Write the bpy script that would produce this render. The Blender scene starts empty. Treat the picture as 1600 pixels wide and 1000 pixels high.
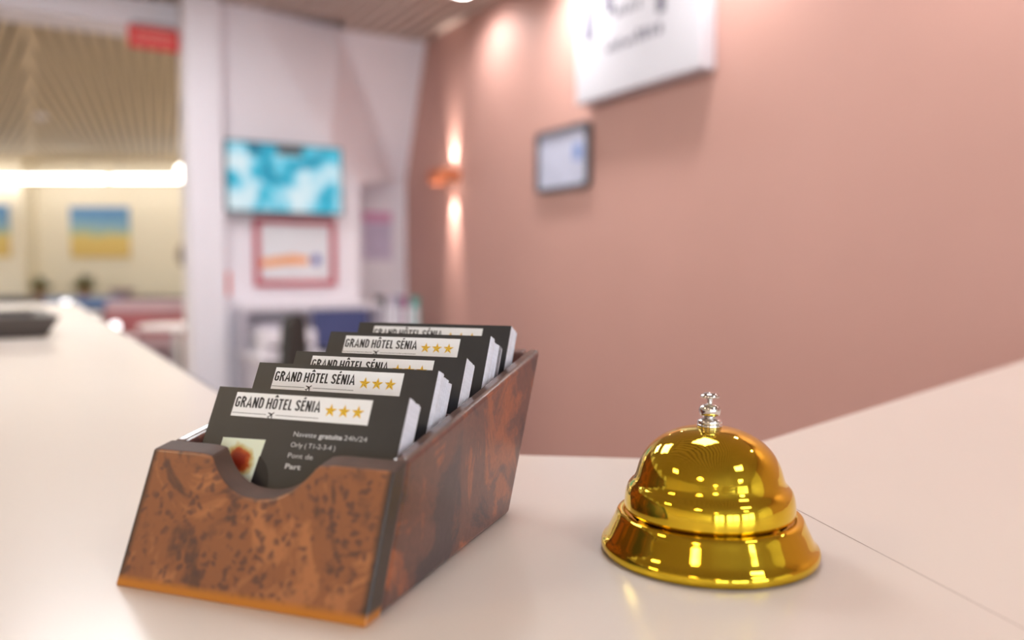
import bpy, bmesh, math, random
from mathutils import Matrix, Vector
random.seed(7)
S = bpy.context.scene
COL = S.collection

# ------------------------------------------------------------------ camera, world, exposure
cd = bpy.data.cameras.new('camera'); cam = bpy.data.objects.new('camera', cd); COL.objects.link(cam)
cam.location = (0, 0, .1116); cam.rotation_euler = (math.radians(90-3.4763), 0, 0)
cd.sensor_width = 36; cd.lens = 1271.8*36/1600; cd.clip_start = .01; cd.clip_end = 100
cd.dof.use_dof = True; cd.dof.focus_distance = .35; cd.dof.aperture_fstop = 4.4
S.camera = cam
S.view_settings.view_transform = 'Standard'; S.view_settings.look = 'None'
S.view_settings.gamma = 1; S.view_settings.use_curve_mapping = False
S.view_settings.exposure = .17
S.cycles.max_bounces = 8; S.cycles.diffuse_bounces = 4; S.cycles.glossy_bounces = 4
S.cycles.caustics_reflective = False; S.cycles.caustics_refractive = False
S.cycles.sample_clamp_indirect = 4
W = bpy.data.worlds.new('daylight'); S.world = W; W.use_nodes = True
W.node_tree.nodes['Background'].inputs[0].default_value = (.80, .90, 1, 1)
W.node_tree.nodes['Background'].inputs[1].default_value = 7.0

PANEL_E = 13.0      # square ceiling panels over the reception, added staff-side ones included
FAR_FILL_E = 34.0         # unseen fill panels added over the far dining room
WASH_E = 42.0       # wall washers
FLOOR_Z, CEIL_Z = -1.10, 1.65
ANG = math.radians(210.6)
C0 = Vector((-.58, 5.6, 0))
RM = Matrix.Translation(C0) @ Matrix.Rotation(ANG, 4, 'Z')     # room frame: x = away from the pink wall, y = along it towards us
def R(s, t, z=0): return RM @ Vector((s, t, z))

# ------------------------------------------------------------------ node helpers
def new_mat(name):
    m = bpy.data.materials.new(name); m.use_nodes = True
    return m, m.node_tree, m.node_tree.nodes['Principled BSDF']
def lk(nt, a, b): nt.links.new(a, b)
def coords(nt, kind='Object', scale=(1, 1, 1), rot=(0, 0, 0)):
    tc = nt.nodes.new('ShaderNodeTexCoord'); mp = nt.nodes.new('ShaderNodeMapping')
    mp.inputs['Scale'].default_value = scale; mp.inputs['Rotation'].default_value = rot
    lk(nt, tc.outputs[kind], mp.inputs[0]); return mp.outputs[0]
def noise(nt, vec, scale, detail=3, rough=.5, dist=0):
    n = nt.nodes.new('ShaderNodeTexNoise'); lk(nt, vec, n.inputs['Vector'])
    n.inputs['Scale'].default_value = scale; n.inputs['Detail'].default_value = detail
    n.inputs['Roughness'].default_value = rough; n.inputs['Distortion'].default_value = dist
    return n.outputs['Fac']
def ramp(nt, fac, stops, interp='LINEAR'):
    r = nt.nodes.new('ShaderNodeValToRGB'); lk(nt, fac, r.inputs[0]); r.color_ramp.interpolation = interp
    el = r.color_ramp.elements
    while len(el) < len(stops): el.new(.5)
    for k, (p, c) in enumerate(stops):
        el[k].position = p; el[k].color = (*c, 1) if len(c) == 3 else c
    return r.outputs[0]
def mix(nt, fac, a, b, mode='MIX'):
    n = nt.nodes.new('ShaderNodeMix'); n.data_type = 'RGBA'; n.blend_type = mode
    if isinstance(fac, (int, float)): n.inputs[0].default_value = fac
    else: lk(nt, fac, n.inputs[0])
    for k, v in ((6, a), (7, b)):
        if isinstance(v, tuple): n.inputs[k].default_value = (*v, 1)
        else: lk(nt, v, n.inputs[k])
    return n.outputs[2]
def math_n(nt, op, a, b=0.0):
    n = nt.nodes.new('ShaderNodeMath'); n.operation = op
    for k, v in ((0, a), (1, b)):
        if isinstance(v, (int, float)): n.inputs[k].default_value = v
        else: lk(nt, v, n.inputs[k])
    return n.outputs[0]
def bump(nt, bs, h, strength=.2, dist=.001):
    b = nt.nodes.new('ShaderNodeBump'); b.inputs['Strength'].default_value = strength
    b.inputs['Distance'].default_value = dist; lk(nt, h, b.inputs['Height']); lk(nt, b.outputs[0], bs.inputs['Normal'])
def srgb(r, g, b):
    f = lambda v: (v/255/12.92) if v/255 <= .04045 else ((v/255+.055)/1.055)**2.4
    return (f(r), f(g), f(b))
def plain(name, col, rough=.5, metal=0, spec=.5, var=.06, scale=8, coat=0):
    m, nt, bs = new_mat(name)
    n = noise(nt, coords(nt), scale, 3)
    d = tuple(max(0, c*(1-var)) for c in col); l = tuple(min(1, c*(1+var)) for c in col)
    lk(nt, ramp(nt, n, [(.3, d), (.7, l)]), bs.inputs['Base Color'])
    bs.inputs['Roughness'].default_value = rough; bs.inputs['Metallic'].default_value = metal
    bs.inputs['Specular IOR Level'].default_value = spec; bs.inputs['Coat Weight'].default_value = coat
    return m
def emis(name, col, strength):
    m, nt, bs = new_mat(name)
    bs.inputs['Base Color'].default_value = (*[min(1, c) for c in col], 1)
    bs.inputs['Emission Color'].default_value = (*col, 1); bs.inputs['Emission Strength'].default_value = strength
    return m

# ------------------------------------------------------------------ materials
M = {}
M['pink'] = plain('pink_paint', srgb(196, 152, 140), .62, var=.02, scale=2)
M['white_wall'] = plain('white_paint', srgb(238, 234, 240), .6, var=.015, scale=2)
M['cream_wall'] = plain('cream_paint', srgb(240, 230, 208), .6, var=.02, scale=2)
M['slat'] = plain('ceiling_slat', srgb(205, 188, 176), .45, var=.03, scale=3)
M['slat_far'] = plain('beige_ceiling_slat', srgb(205, 184, 150), .5, var=.03, scale=3)
M['ceil_dark'] = plain('ceiling_void', srgb(96, 80, 74), .8)
M['floor'] = plain('floor_tiles', srgb(150, 140, 140), .35, var=.08, scale=3)
M['white'] = plain('white_lacquer', srgb(236, 232, 238), .35, var=.015)
M['greywhite'] = plain('pale_grey_plastic', srgb(205, 200, 212), .4, var=.02)
M['black'] = plain('black_plastic', srgb(30, 30, 32), .4, var=.1)
M['dark_grey'] = plain('dark_grey_plastic', srgb(82, 76, 74), .45, var=.08)
M['chair_black'] = plain('black_office_mesh', srgb(52, 52, 48), .7, var=.1)
M['navy'] = plain('navy_card', srgb(52, 62, 110), .5)
M['teal'] = plain('teal_card', srgb(40, 165, 155), .45)
M['pinkish'] = plain('pink_card', srgb(190, 110, 140), .5)
M['red_frame'] = plain('red_frame_paint', srgb(190, 86, 98), .45)
M['red_sign'] = plain('red_sign', srgb(214, 34, 32), .4)
M['pale_red'] = plain('pale_red_print', srgb(240, 140, 130), .5)
M['steel'] = plain('brushed_steel', srgb(190, 190, 195), .25, metal=1, var=.03)
M['chrome'] = plain('chrome', (.72, .71, .70), .07, metal=1, var=.01)
M['copper'] = plain('copper_paint', srgb(214, 128, 88), .38, metal=.55, var=.03)
M['frame_grey'] = plain('charcoal_frame', srgb(78, 76, 80), .4)
M['paper'] = plain('white_paper', srgb(226, 228, 232), .55, var=.02)
M['paper_edge'] = plain('card_stock_edge', srgb(232, 232, 240), .6, var=.05, scale=900)
M['burgundy'] = plain('burgundy_fabric', srgb(150, 82, 88), .7, var=.12)
M['mauve'] = plain('mauve_fabric', srgb(178, 150, 158), .7, var=.08)
M['blue'] = plain('blue_fabric', srgb(84, 112, 158), .6, var=.1)
M['slate'] = plain('slate_laminate', srgb(74, 74, 86), .45)
M['leaf'] = plain('plant_leaf', srgb(112, 112, 72), .5, var=.3)
M['pot'] = plain('brown_pot', srgb(150, 105, 74), .5)
M['orange'] = plain('orange_print', srgb(236, 160, 92), .5, var=.1)
M['blue_print'] = plain('blue_print', srgb(84, 96, 170), .5)
M['blue_pale'] = plain('pale_blue_print', srgb(112, 140, 196), .5)
M['ink'] = plain('black_ink', (.012, .012, .015), .5, var=.1)
M['grey_ink'] = plain('grey_violet_ink', srgb(70, 66, 92), .5)
M['print_white'] = plain('white_print', (.93, .94, .95), .45, var=.01)
M['body_ink'] = plain('pale_grey_print', (.62, .63, .66), .45, var=.02)
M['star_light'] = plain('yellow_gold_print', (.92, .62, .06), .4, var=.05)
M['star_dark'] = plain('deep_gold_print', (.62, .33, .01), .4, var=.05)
M['lamp_white'] = emis('lamp_white', (.97, .98, 1), PANEL_E)
M['lamp_amber'] = emis('lamp_amber', (1, .78, .50), PANEL_E*1.5)
M['fill_far'] = emis('fill_warm', (1, .95, .86), FAR_FILL_E)
M['lamp_tube'] = emis('tube_white', (1, .95, .88), 9)
M['lamp_wash'] = emis('lamp_wash', (1, .95, .93), 22)
M['glint_globe'] = emis('glint_glow', (.95, .95, 1), 2.6)
M['sconce_led'] = emis('sconce_led', (1, .84, .72), 20)

# business card face
m, nt, bs = new_mat('card_black_face')
lk(nt, ramp(nt, noise(nt, coords(nt), 60, 2), [(.3, (.021, .023, .028)), (.7, (.028, .030, .035))]), bs.inputs['Base Color'])
bs.inputs['Roughness'].default_value = .42; bs.inputs['Specular IOR Level'].default_value = .6
M['card_black'] = m
# cream laminate of the counter
m, nt, bs = new_mat('cream_laminate')
v = coords(nt)
n1 = noise(nt, v, 1.5, 2)
lk(nt, ramp(nt, n1, [(.3, srgb(232, 221, 210)), (.7, srgb(237, 227, 217))]), bs.inputs['Base Color'])
bs.inputs['Roughness'].default_value = .24
M['counter'] = m
# burl veneers
def burl(name, base, light, dark, spot_scale, front):
    m, nt, bs = new_mat(name); v = coords(nt)
    big = noise(nt, v, 30, 6, .6, 1.6 if front else .7)
    c = ramp(nt, big, [(.38, dark), (.46, base), (.53, base), (.61, light)])
    if front:
        vo = nt.nodes.new('ShaderNodeTexVoronoi'); vo.inputs['Scale'].default_value = spot_scale
        wob = nt.nodes.new('ShaderNodeTexNoise'); wob.inputs['Scale'].default_value = 160; lk(nt, v, wob.inputs['Vector'])
        va = nt.nodes.new('ShaderNodeVectorMath'); va.operation = 'MULTIPLY_ADD'
        lk(nt, wob.outputs['Color'], va.inputs[0]); va.inputs[1].default_value = (.007,)*3; lk(nt, v, va.inputs[2])
        lk(nt, va.outputs[0], vo.inputs['Vector'])
        sp = ramp(nt, vo.outputs['Distance'], [(.26, (1,)*3), (.50, (0,)*3)])
        ms = ramp(nt, noise(nt, v, 75, 2), [(.34, (0,)*3), (.48, (1,)*3)])
        c = mix(nt, math_n(nt, 'MULTIPLY', math_n(nt, 'MULTIPLY', sp, ms), .72), c, srgb(82, 58, 56))
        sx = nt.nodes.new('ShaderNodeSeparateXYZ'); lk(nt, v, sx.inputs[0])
        # dark reflections of the rounded end arrises painted in, and a worn amber foot
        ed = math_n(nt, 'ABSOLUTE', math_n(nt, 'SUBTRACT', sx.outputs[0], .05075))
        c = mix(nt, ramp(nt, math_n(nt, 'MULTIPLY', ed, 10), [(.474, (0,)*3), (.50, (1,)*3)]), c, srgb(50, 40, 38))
        c = mix(nt, ramp(nt, math_n(nt, 'MULTIPLY', sx.outputs[2], 100), [(.2, (1,)*3), (.42, (0,)*3)]), c, srgb(196, 122, 34))
    else:
        fine = ramp(nt, noise(nt, v, 240, 4, .6, 1), [(.25, (.70,)*3), (.7, (1.15,)*3)])
        c = mix(nt, 1.0, c, fine, 'MULTIPLY')
    lk(nt, c, bs.inputs['Base Color'])
    bs.inputs['Roughness'].default_value = .42 if front else .34
    bs.inputs['Coat Weight'].default_value = .35 if front else .6; bs.inputs['Coat Roughness'].default_value = .22
    bump(nt, bs, noise(nt, v, 420, 2), .08, .0006)
    return m
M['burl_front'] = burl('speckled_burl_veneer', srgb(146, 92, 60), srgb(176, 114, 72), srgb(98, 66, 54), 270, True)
M['burl_side'] = burl('figured_burl_veneer', srgb(94, 54, 46), srgb(152, 80, 44), srgb(46, 32, 42), 200, False)
M['burl_rim'] = burl('worn_burl_edge', srgb(92, 62, 48), srgb(124, 86, 60), srgb(56, 42, 40), 200, False)
M['burl_rim'].node_tree.nodes['Principled BSDF'].inputs['Coat Weight'].default_value = 1
M['burl_rim'].node_tree.nodes['Principled BSDF'].inputs['Coat Roughness'].default_value = .16
M['front_rim'] = plain('dull_brown_edge', srgb(86, 62, 50), .62, spec=.25, var=.15, scale=120)
# gold of the bell with turning rings
m, nt, bs = new_mat('polished_gold')
bs.inputs['Metallic'].default_value = 1; bs.inputs['Base Color'].default_value = (.83, .58, .04, 1)
bs.inputs['Roughness'].default_value = .045
v = coords(nt); sx = nt.nodes.new('ShaderNodeSeparateXYZ'); lk(nt, v, sx.inputs[0])
wv = nt.nodes.new('ShaderNodeTexWave'); wv.wave_type = 'BANDS'; wv.bands_direction = 'Z'; wv.inputs['Scale'].default_value = 520
lk(nt, v, wv.inputs['Vector']); bump(nt, bs, wv.outputs['Fac'], .05, .00006)
M['gold'] = m
# television picture
m, nt, bs = new_mat('tv_picture')
v = coords(nt)
a = noise(nt, v, 7, 2, .4, .6)
c = ramp(nt, a, [(.28, srgb(16, 70, 96)), (.38, srgb(0, 160, 195)), (.47, srgb(60, 200, 228)), (.54, srgb(160, 225, 245)), (.66, srgb(225, 245, 252))])
bs.inputs['Base Color'].default_value = (.01, .01, .01, 1); bs.inputs['Roughness'].default_value = .3
lk(nt, c, bs.inputs['Emission Color']); bs.inputs['Emission Strength'].default_value = .78
M['tv'] = m
# beach painting
m, nt, bs = new_mat('seascape_painting')
v = coords(nt); sx = nt.nodes.new('ShaderNodeSeparateXYZ'); lk(nt, v, sx.inputs[0])
h = math_n(nt, 'ADD', sx.outputs[2], math_n(nt, 'MULTIPLY', noise(nt, v, 3, 3), .25))
lk(nt, ramp(nt, math_n(nt, 'ADD', h, .38), [(.28, srgb(222, 190, 110)), (.44, srgb(226, 200, 120)), (.50, srgb(170, 190, 160)), (.58, srgb(140, 180, 200)), (.72, srgb(96, 146, 190)), (.9, srgb(84, 134, 186))]), bs.inputs['Base Color'])
M['painting'] = m
# window glass
m, nt, bs = new_mat('window_glass')
bs.inputs['Base Color'].default_value = (.9, .95, 1, 1); bs.inputs['Roughness'].default_value = .02
tr_ = nt.nodes.new('ShaderNodeBsdfTransparent'); mx_ = nt.nodes.new('ShaderNodeMixShader'); mx_.inputs[0].default_value = .08
lk(nt, tr_.outputs[0], mx_.inputs[1]); lk(nt, bs.outputs[0], mx_.inputs[2]); lk(nt, mx_.outputs[0], nt.nodes['Material Output'].inputs[0])
M['glass'] = m

# ------------------------------------------------------------------ mesh helpers
def mesh_obj(name, verts, faces, mat, parent=None, smooth=False, mats=None, fmats=None, bevel=0, seg=2, loc=None, rot=None, sharp=None):
    me = bpy.data.meshes.new(name); me.from_pydata([tuple(v) for v in verts], [], faces)
    for mm in (mats or [mat]): me.materials.append(mm if not isinstance(mm, str) else M[mm])
    if fmats:
        for p, k in zip(me.polygons, fmats): p.material_index = k
    bm = bmesh.new(); bm.from_mesh(me); bmesh.ops.recalc_face_normals(bm, faces=bm.faces); bm.to_mesh(me); bm.free()
    if smooth:
        for p in me.polygons: p.use_smooth = True
        if sharp: me.set_sharp_from_angle(angle=math.radians(sharp))
    o = bpy.data.objects.new(name, me); COL.objects.link(o)
    if parent: o.parent = parent
    if loc is not None: o.location = loc
    if rot is not None: o.rotation_euler = rot
    if bevel:
        b = o.modifiers.new('bevel', 'BEVEL'); b.width = bevel; b.segments = seg; b.limit_method = 'ANGLE'; b.angle_limit = math.radians(35)
    return o
class MB:
    def __init__(s): s.v = []; s.f = []
    def add(s, vs, fs):
        k = len(s.v); s.v += [tuple(v) for v in vs]; s.f += [[i+k for i in f] for f in fs]; return s
    def box(s, x0, x1, y0, y1, z0, z1, mtx=None):
        vs = [Vector((x, y, z)) for x in (x0, x1) for y in (y0, y1) for z in (z0, z1)]
        if mtx: vs = [mtx @ q for q in vs]
        return s.add(vs, [(0, 1, 3, 2), (4, 6, 7, 5), (0, 4, 5, 1), (2, 3, 7, 6), (0, 2, 6, 4), (1, 5, 7, 3)])
    def prism(s, pts, a, b, axis='x'):
        n = len(pts)
        mk = {'x': lambda p, h: (h, p[0], p[1]), 'y': lambda p, h: (p[0], h, p[1]), 'z': lambda p, h: (p[0], p[1], h)}[axis]
        return s.add([mk(p, a) for p in pts]+[mk(p, b) for p in pts],
                     [list(range(n)), list(range(2*n-1, n-1, -1))]+[(i, (i+1) % n, (i+1) % n+n, i+n) for i in range(n)])
    def lathe(s, prof, n=48, c=(0, 0, 0), mtx=None):
        vs = []
        for r, z in prof:
            for k in range(n):
                q = Vector((c[0]+r*math.cos(2*math.pi*k/n), c[1]+r*math.sin(2*math.pi*k/n), c[2]+z))
                vs.append(mtx @ q if mtx else q)
        fs = [(i*n+k, i*n+(k+1) % n, (i+1)*n+(k+1) % n, (i+1)*n+k) for i in range(len(prof)-1) for k in range(n)]
        fs += [list(range(n)), [(len(prof)-1)*n+k for k in range(n)]]
        return s.add(vs, fs)
    def build(s, name, mat, parent=None, **kw): return mesh_obj(name, s.v, s.f, mat, parent, **kw)
def tag(o, label, cat, group=None, kind=None):
    o['label'] = label; o['category'] = cat
    if group: o['group'] = group
    if kind: o['kind'] = kind
    return o
def empty(name, label, cat, mtx, group=None):
    o = bpy.data.objects.new(name, None); COL.objects.link(o); o.matrix_world = mtx; o.empty_display_size = .05
    return tag(o, label, cat, group)
def struct(o, mtx=None):
    o['kind'] = 'structure'
    if mtx is not None: o.matrix_world = mtx
    return o
def at(s, t, z=0, rz=0): return RM @ Matrix.Translation((s, t, z)) @ Matrix.Rotation(rz, 4, 'Z')
def copy_tree(o, parent=None):
    c = o.copy(); COL.objects.link(c)
    if parent: c.parent = parent
    for ch in list(o.children): copy_tree(ch, c)
    return c

# ================================================================== SETTING
T0, T1, SX = -.37, 10.2, 6.4        # recess depth, back of the lobby, width of the lobby
struct(MB().box(-14, 9, -9, 14, FLOOR_Z-.1, FLOOR_Z).build('floor', 'floor'))
struct(MB().box(-.15, 0, T0-.15, 7.0, FLOOR_Z, CEIL_Z+.1).build('wall_right', 'pink'), RM)
struct(MB().box(-.15, 0, 7.0, T1+.15, FLOOR_Z, CEIL_Z+.1).build('wall_back_right', 'cream_wall'), RM)
# end wall with its slanted boxed-in underside and the niche below it
TW = .15; ZT = .655; ZN = .752; ED = [(.547, ZT), (.727, .92), (1.05, 1.42), (1.15, CEIL_Z)]
b = MB()
b.add([(1.40, TW, FLOOR_Z), (ED[0][0], TW, FLOOR_Z)]+[(p[0], TW, p[1]) for p in ED]+[(1.40, TW, CEIL_Z)], [(0, 1, 2, 3, 4, 5, 6)])
x0 = ED[0][0]
b.add([(x0, TW, FLOOR_Z), (x0, T0, FLOOR_Z), (x0, T0, ZT), (x0, TW, ZT)], [(0, 1, 2, 3)])
b.add([(x0, T0, FLOOR_Z), (0, T0, FLOOR_Z), (0, T0, .80), (x0, T0, ZT)], [(0, 1, 2, 3)])
b.add([(x0, TW, ZT), (x0, T0, ZT), (.062, T0, ZN), (.602, 0, CEIL_Z), (ED[3][0], TW, CEIL_Z), (ED[2][0], TW, ED[2][1]), (ED[1][0], TW, ED[1][1]), (.602, TW, CEIL_Z)],
      [(0, 1, 2), (0, 2, 6), (6, 2, 3), (6, 3, 5), (5, 3, 4), (3, 7, 4)])
b.add([(.602, 0, CEIL_Z), (.062, T0, ZN), (0, T0, ZN), (0, 0, CEIL_Z)], [(0, 1, 2), (0, 2, 3)])
struct(b.build('wall_end', 'white_wall'), RM)
struct(MB().box(1.377, 1.575, .005, .24, FLOOR_Z, CEIL_Z).build('wall_pier', 'white_wall', bevel=.01), RM)
struct(MB().box(1.57, SX, -.3, .0, 1.495, CEIL_Z).build('wall_lintel', 'white_wall', bevel=.008), RM)
struct(MB().box(SX, SX+.15, 0, T1, FLOOR_Z, CEIL_Z+.1).build('wall_left', 'cream_wall'), RM)
# back wall of the lobby with three tall windows and a door
wins = [(.5, 2.2), (2.5, 4.2), (4.5, 6.1)]
b = MB(); x = 0
for a, c in wins:
    b.box(x, a, T1, T1+.15, FLOOR_Z, CEIL_Z); b.box(a, c, T1, T1+.15, 1.4, CEIL_Z); b.box(a, c, T1, T1+.15, FLOOR_Z, -.9); x = c
b.box(x, SX, T1, T1+.15, FLOOR_Z, CEIL_Z)
struct(b.build('wall_back', 'cream_wall'), RM)
for k, (a, c) in enumerate(wins):
    b = MB(); f = .05
    b.box(a, c, T1+.03, T1+.1, -.9, -.9+f).box(a, c, T1+.03, T1+.1, 1.4-f, 1.4).box(a, a+f, T1+.03, T1+.1, -.9+f, 1.4-f).box(c-f, c, T1+.03, T1+.1, -.9+f, 1.4-f)
    mid = (a+c)/2; b.box(mid-.02, mid+.02, T1+.03, T1+.1, -.9+f, 1.4-f)
    w_ = struct(b.build('window_%d' % (k+1), 'frame_grey'), RM)
    MB().box(a+f, c-f, T1+.06, T1+.066, -.9+f, 1.4-f).build('pane', 'glass', w_)
# ceiling: dark void board with slats running along the pink wall
struct(MB().box(-.1, SX, -.1, T1, CEIL_Z+.03, CEIL_Z+.08).build('ceiling', 'ceil_dark'), RM)
b = MB(); s = .01
while s < SX-.06:
    b.box(s, s+.060, .0, T1, CEIL_Z, CEIL_Z+.022); s += .085
struct(b.build('ceiling_slats', 'slat'), RM)
# far dining room
FY = 11.75
struct(MB().box(-13.5, -6.82, FY-.35, FY+.1, FLOOR_Z, CEIL_Z+.1).build('wall_far', 'cream_wall'))
struct(MB().box(-6.82, -1.2, FY, FY+.1, FLOOR_Z, CEIL_Z+.1).build('wall_far', 'cream_wall'))
struct(MB().box(-.15, 0, -9.0, T0-.15, FLOOR_Z, CEIL_Z+.1).build('wall_side', 'cream_wall'), RM)
struct(MB().box(7.6, 7.75, -9.5, 0, FLOOR_Z, CEIL_Z+.1).build('wall_side', 'cream_wall'), RM)
struct(MB().box(-.1, 7.7, -9.5, -.1, CEIL_Z+.04, CEIL_Z+.09).build('ceiling', 'ceil_dark'), RM)
RIDGE = 2.3
def chevron(ang, side, name):
    bm = bmesh.new()
    d = Vector((math.sin(ang), math.cos(ang), 0)); p = Vector((d.y, -d.x, 0))
    c = R(RIDGE, -4.5, CEIL_Z)
    for k in range(-70, 71):
        o = c+p*(k*.088)
        vs = [bm.verts.new(o+d*a+p*q+Vector((0, 0, h))) for a in (-9, 9) for q in (-.028, .028) for h in (.0, .028)]
        for f in ((0, 1, 3, 2), (4, 6, 7, 5), (0, 4, 5, 1), (2, 3, 7, 6), (0, 2, 6, 4), (1, 5, 7, 3)):
            bm.faces.new([vs[i] for i in f])
    e = (RM.to_3x3() @ Vector((1, 0, 0))); w = (RM.to_3x3() @ Vector((0, 1, 0)))
    for co, no in ((R(RIDGE+side*.02, 0), -e*side), (R(0, -.3), w), (R(0, -9.4), -w), (R(0.0, 0), -e), (R(7.6, 0), e), (Vector((0, FY-.02, 0)), Vector((0, 1, 0)))):
        bmesh.ops.bisect_plane(bm, geom=bm.verts[:]+bm.edges[:]+bm.faces[:], plane_co=co, plane_no=no, clear_outer=True)
    bmesh.ops.recalc_face_normals(bm, faces=bm.faces)
    me = bpy.data.meshes.new(name); bm.to_mesh(me); bm.free(); me.materials.append(M['slat_far'])
    o = bpy.data.objects.new(name, me); COL.objects.link(o); struct(o)
chevron(math.radians(-23.4), -1, 'ceiling_slats')
chevron(math.radians(-35.5), 1, 'ceiling_slats')
struct(MB().box(RIDGE-.03, RIDGE+.03, -9.4, -.3, CEIL_Z-.004, CEIL_Z+.03).build('trim_1', 'slat_far'), RM)

# ================================================================== COUNTER
P0 = R(2.22, 1.9).to_2d(); P1 = Vector((-.1276, .505)); P2 = Vector((.112, .4756)); P3 = Vector((1.34, 1.724))
def off(a, b, d):
    t = (b-a).normalized(); n = Vector((t.y, -t.x))       # right-hand side of a->b
    return (a+n*d, b+n*d)
def isect(l1, l2):
    (a, b), (c, d) = l1, l2; r = b-a; q = d-c
    k = ((c-a).x*q.y-(c-a).y*q.x)/(r.x*q.y-r.y*q.x); return a+r*k
D = .62
L1, L2, L3 = off(P0, P1, D), off(P1, P2, D), off(P2, P3, D)
Q1, Q2 = isect(L1, L2), isect(L2, L3)
poly = [P0, P1, P2, P3, L3[1], Q2, Q1, L1[0]]
ctr = tag(bpy.data.objects.new('reception_counter', None), 'long cream laminate reception counter bending around the staff side', 'counter')
COL.objects.link(ctr)
MB().prism([tuple(p) for p in poly], -.04, 0, 'z').build('worktop', 'counter', ctr, bevel=.0015)
D2 = .10
def inset(a, b, d): return off(a, b, d)
I1, I2, I3 = off(P0, P1, .04), off(P1, P2, .04), off(P2, P3, .04)
O1, O2, O3 = off(P0, P1, .42), off(P1, P2, .42), off(P2, P3, .42)
MB().prism([tuple(p) for p in (I1[0], isect(I1, I2), isect(I2, I3), I3[1], O3[1], isect(O2, O3), isect(O1, O2), O1[0])], FLOOR_Z, -.0401, 'z').build('counter_front', 'white', ctr)
e1 = off(P0, P1, -.004)
MB().prism([tuple(p) for p in (P0, P1, e1[1], e1[0])], -.032, -.0015, 'z').build('dark_edge_strip', 'slate', ctr)  # thin dark strip along the inner edge of the left arm
sd = (Vector((.1543, .2741))-P2).normalized(); sn = Vector((sd.y, -sd.x))*.00028
a, c = P2+sd*.001, P2+sd*.30
mesh_obj('seam', [(*(a+sn), .00006), (*(a-sn), .00006), (*(c-sn*.4), .00006), (*(c+sn*.4), .00006)], [(0, 1, 2, 3)], plain('seam_brown', srgb(120, 98, 86), .7), ctr)
mesh_obj('scratch', [(.3165, .3995, .00006), (.328, .3990, .00006), (.328, .3997, .00006)], [(0, 1, 2)], plain('scratch_grey', srgb(190, 172, 158), .7), ctr)

# ================================================================== CARD HOLDER
YAW = math.radians(20.185)
HM = Matrix.Translation((-.1410, .2826, 0)) @ Matrix.Rotation(-YAW, 4, 'Z')
HW, HL, HA, HF, HB_, HT = .1015, .1292, .0198, .0451, .046, .0718
TS, TF = .0070, .0095
sl = (HT-HF)/(HL+HB_-HA)
rim = lambda v: HF+sl*(v-HA)
hold = empty('card_holder', 'open burl wood business card box with notched sloping front on the counter', 'card box', HM)
# front panel with thumb notch
N = 72; ff = []; vs = []; NW, ND = .0228, .0128
us = sorted(set([0, .004, HW-.004, HW]+[HW*.5-NW*1.35+2*NW*1.35*k/N for k in range(N+1)]))
for u in us:
    q = abs(u-HW*.5+.0012)/NW
    d = ND*(1-min(1, q)**2.3)**.9 if q < 1 else 0
    if .86 < q < 1.3: d = max(d, ND*.11*((1.3-q)/.44)**2)
    zf = HF-d; 
    for v0, z in ((0, 0), (HA/HF*zf, zf), (HA/HF*zf+TF, zf+sl*TF), (TF, 0)): vs.append((u, v0, z))
for k in range(len(us)-1):
    a = k*4; c = a+4
    for j in range(4): ff.append((a+j, a+(j+1) % 4, c+(j+1) % 4, c+j))
ff += [(0, 1, 2, 3), tuple(len(vs)-4+j for j in range(4))]
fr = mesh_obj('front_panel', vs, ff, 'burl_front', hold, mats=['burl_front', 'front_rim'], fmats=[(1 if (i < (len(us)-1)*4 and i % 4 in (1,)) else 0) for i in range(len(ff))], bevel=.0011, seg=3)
def side_poly(v0): return [(v0[0], 0), (HL, 0), (HL+HB_, HT), (v0[1], rim(v0[1]))]
for u0, u1 in ((0, TS), (HW-TS, HW)):
    b = MB(); pts = side_poly((TF, HA+TF)); b.prism(pts, u0, u1, 'x')
    b.build('side_panel', 'burl_side', hold, mats=['burl_side', 'burl_rim'], fmats=[0, 0, 0, 0, 1, 0], bevel=.0022, seg=4)
bk = lambda z: HL+HB_*z/HT
MB().prism([(bk(0)-TS, 0), (bk(0), 0), (bk(HT), HT), (bk(HT)-TS, HT-sl*TS)], TS, HW-TS, 'x').build('back_panel', 'burl_side', hold, bevel=.0015, seg=3)
LEAN = math.radians(27.5)
up = Vector((0, math.sin(LEAN), math.cos(LEAN))); nb = Vector((0, math.cos(LEAN), -math.sin(LEAN)))
CH, CW, CT = .055, .085, .0005
PIL = [(.0084, .0467, .0650, 18), (.0074, .0733, .0718, 27), (.0088, .0982, .0744, 19), (.0074, .1290, .0812, 25), (.0074, .1565, .0842, 17)]
PITCH = .00053
prof = [(TF+.0005, .0005)]
P = []
for u, v0, z0, n in PIL:
    bl = Vector((0, v0, z0))-up*CH; P.append(bl)
prof.append((P[0].y-.002, P[0].z))
for k, (u, v0, z0, n) in enumerate(PIL):
    bl = P[k]; prof.append((bl.y, bl.z))
    e = bl+nb*(n*PITCH+.0006); prof.append((e.y, e.z))
    if k < 4:
        h = (rim(e.y+.012)-.001-e.z)/up.z; tp = e+up*h
        prof.append((tp.y, tp.z)); prof.append((tp.y+.003, tp.z))
        nx = P[k+1]; fo = tp+Vector((0, .003, 0)); kk = (fo.z-nx.z)/up.z; ft = fo-up*kk
        prof.append((min(ft.y, nx.y-.0006), nx.z))
prof.append((bk(e.z)-TS-.0003, e.z)); prof.append((bk(0)-TS-.0003, .0005))
MB().prism(prof, TS+.0002, HW-TS-.0002, 'x').build('stepped_divider', 'burl_side', hold)

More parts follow.
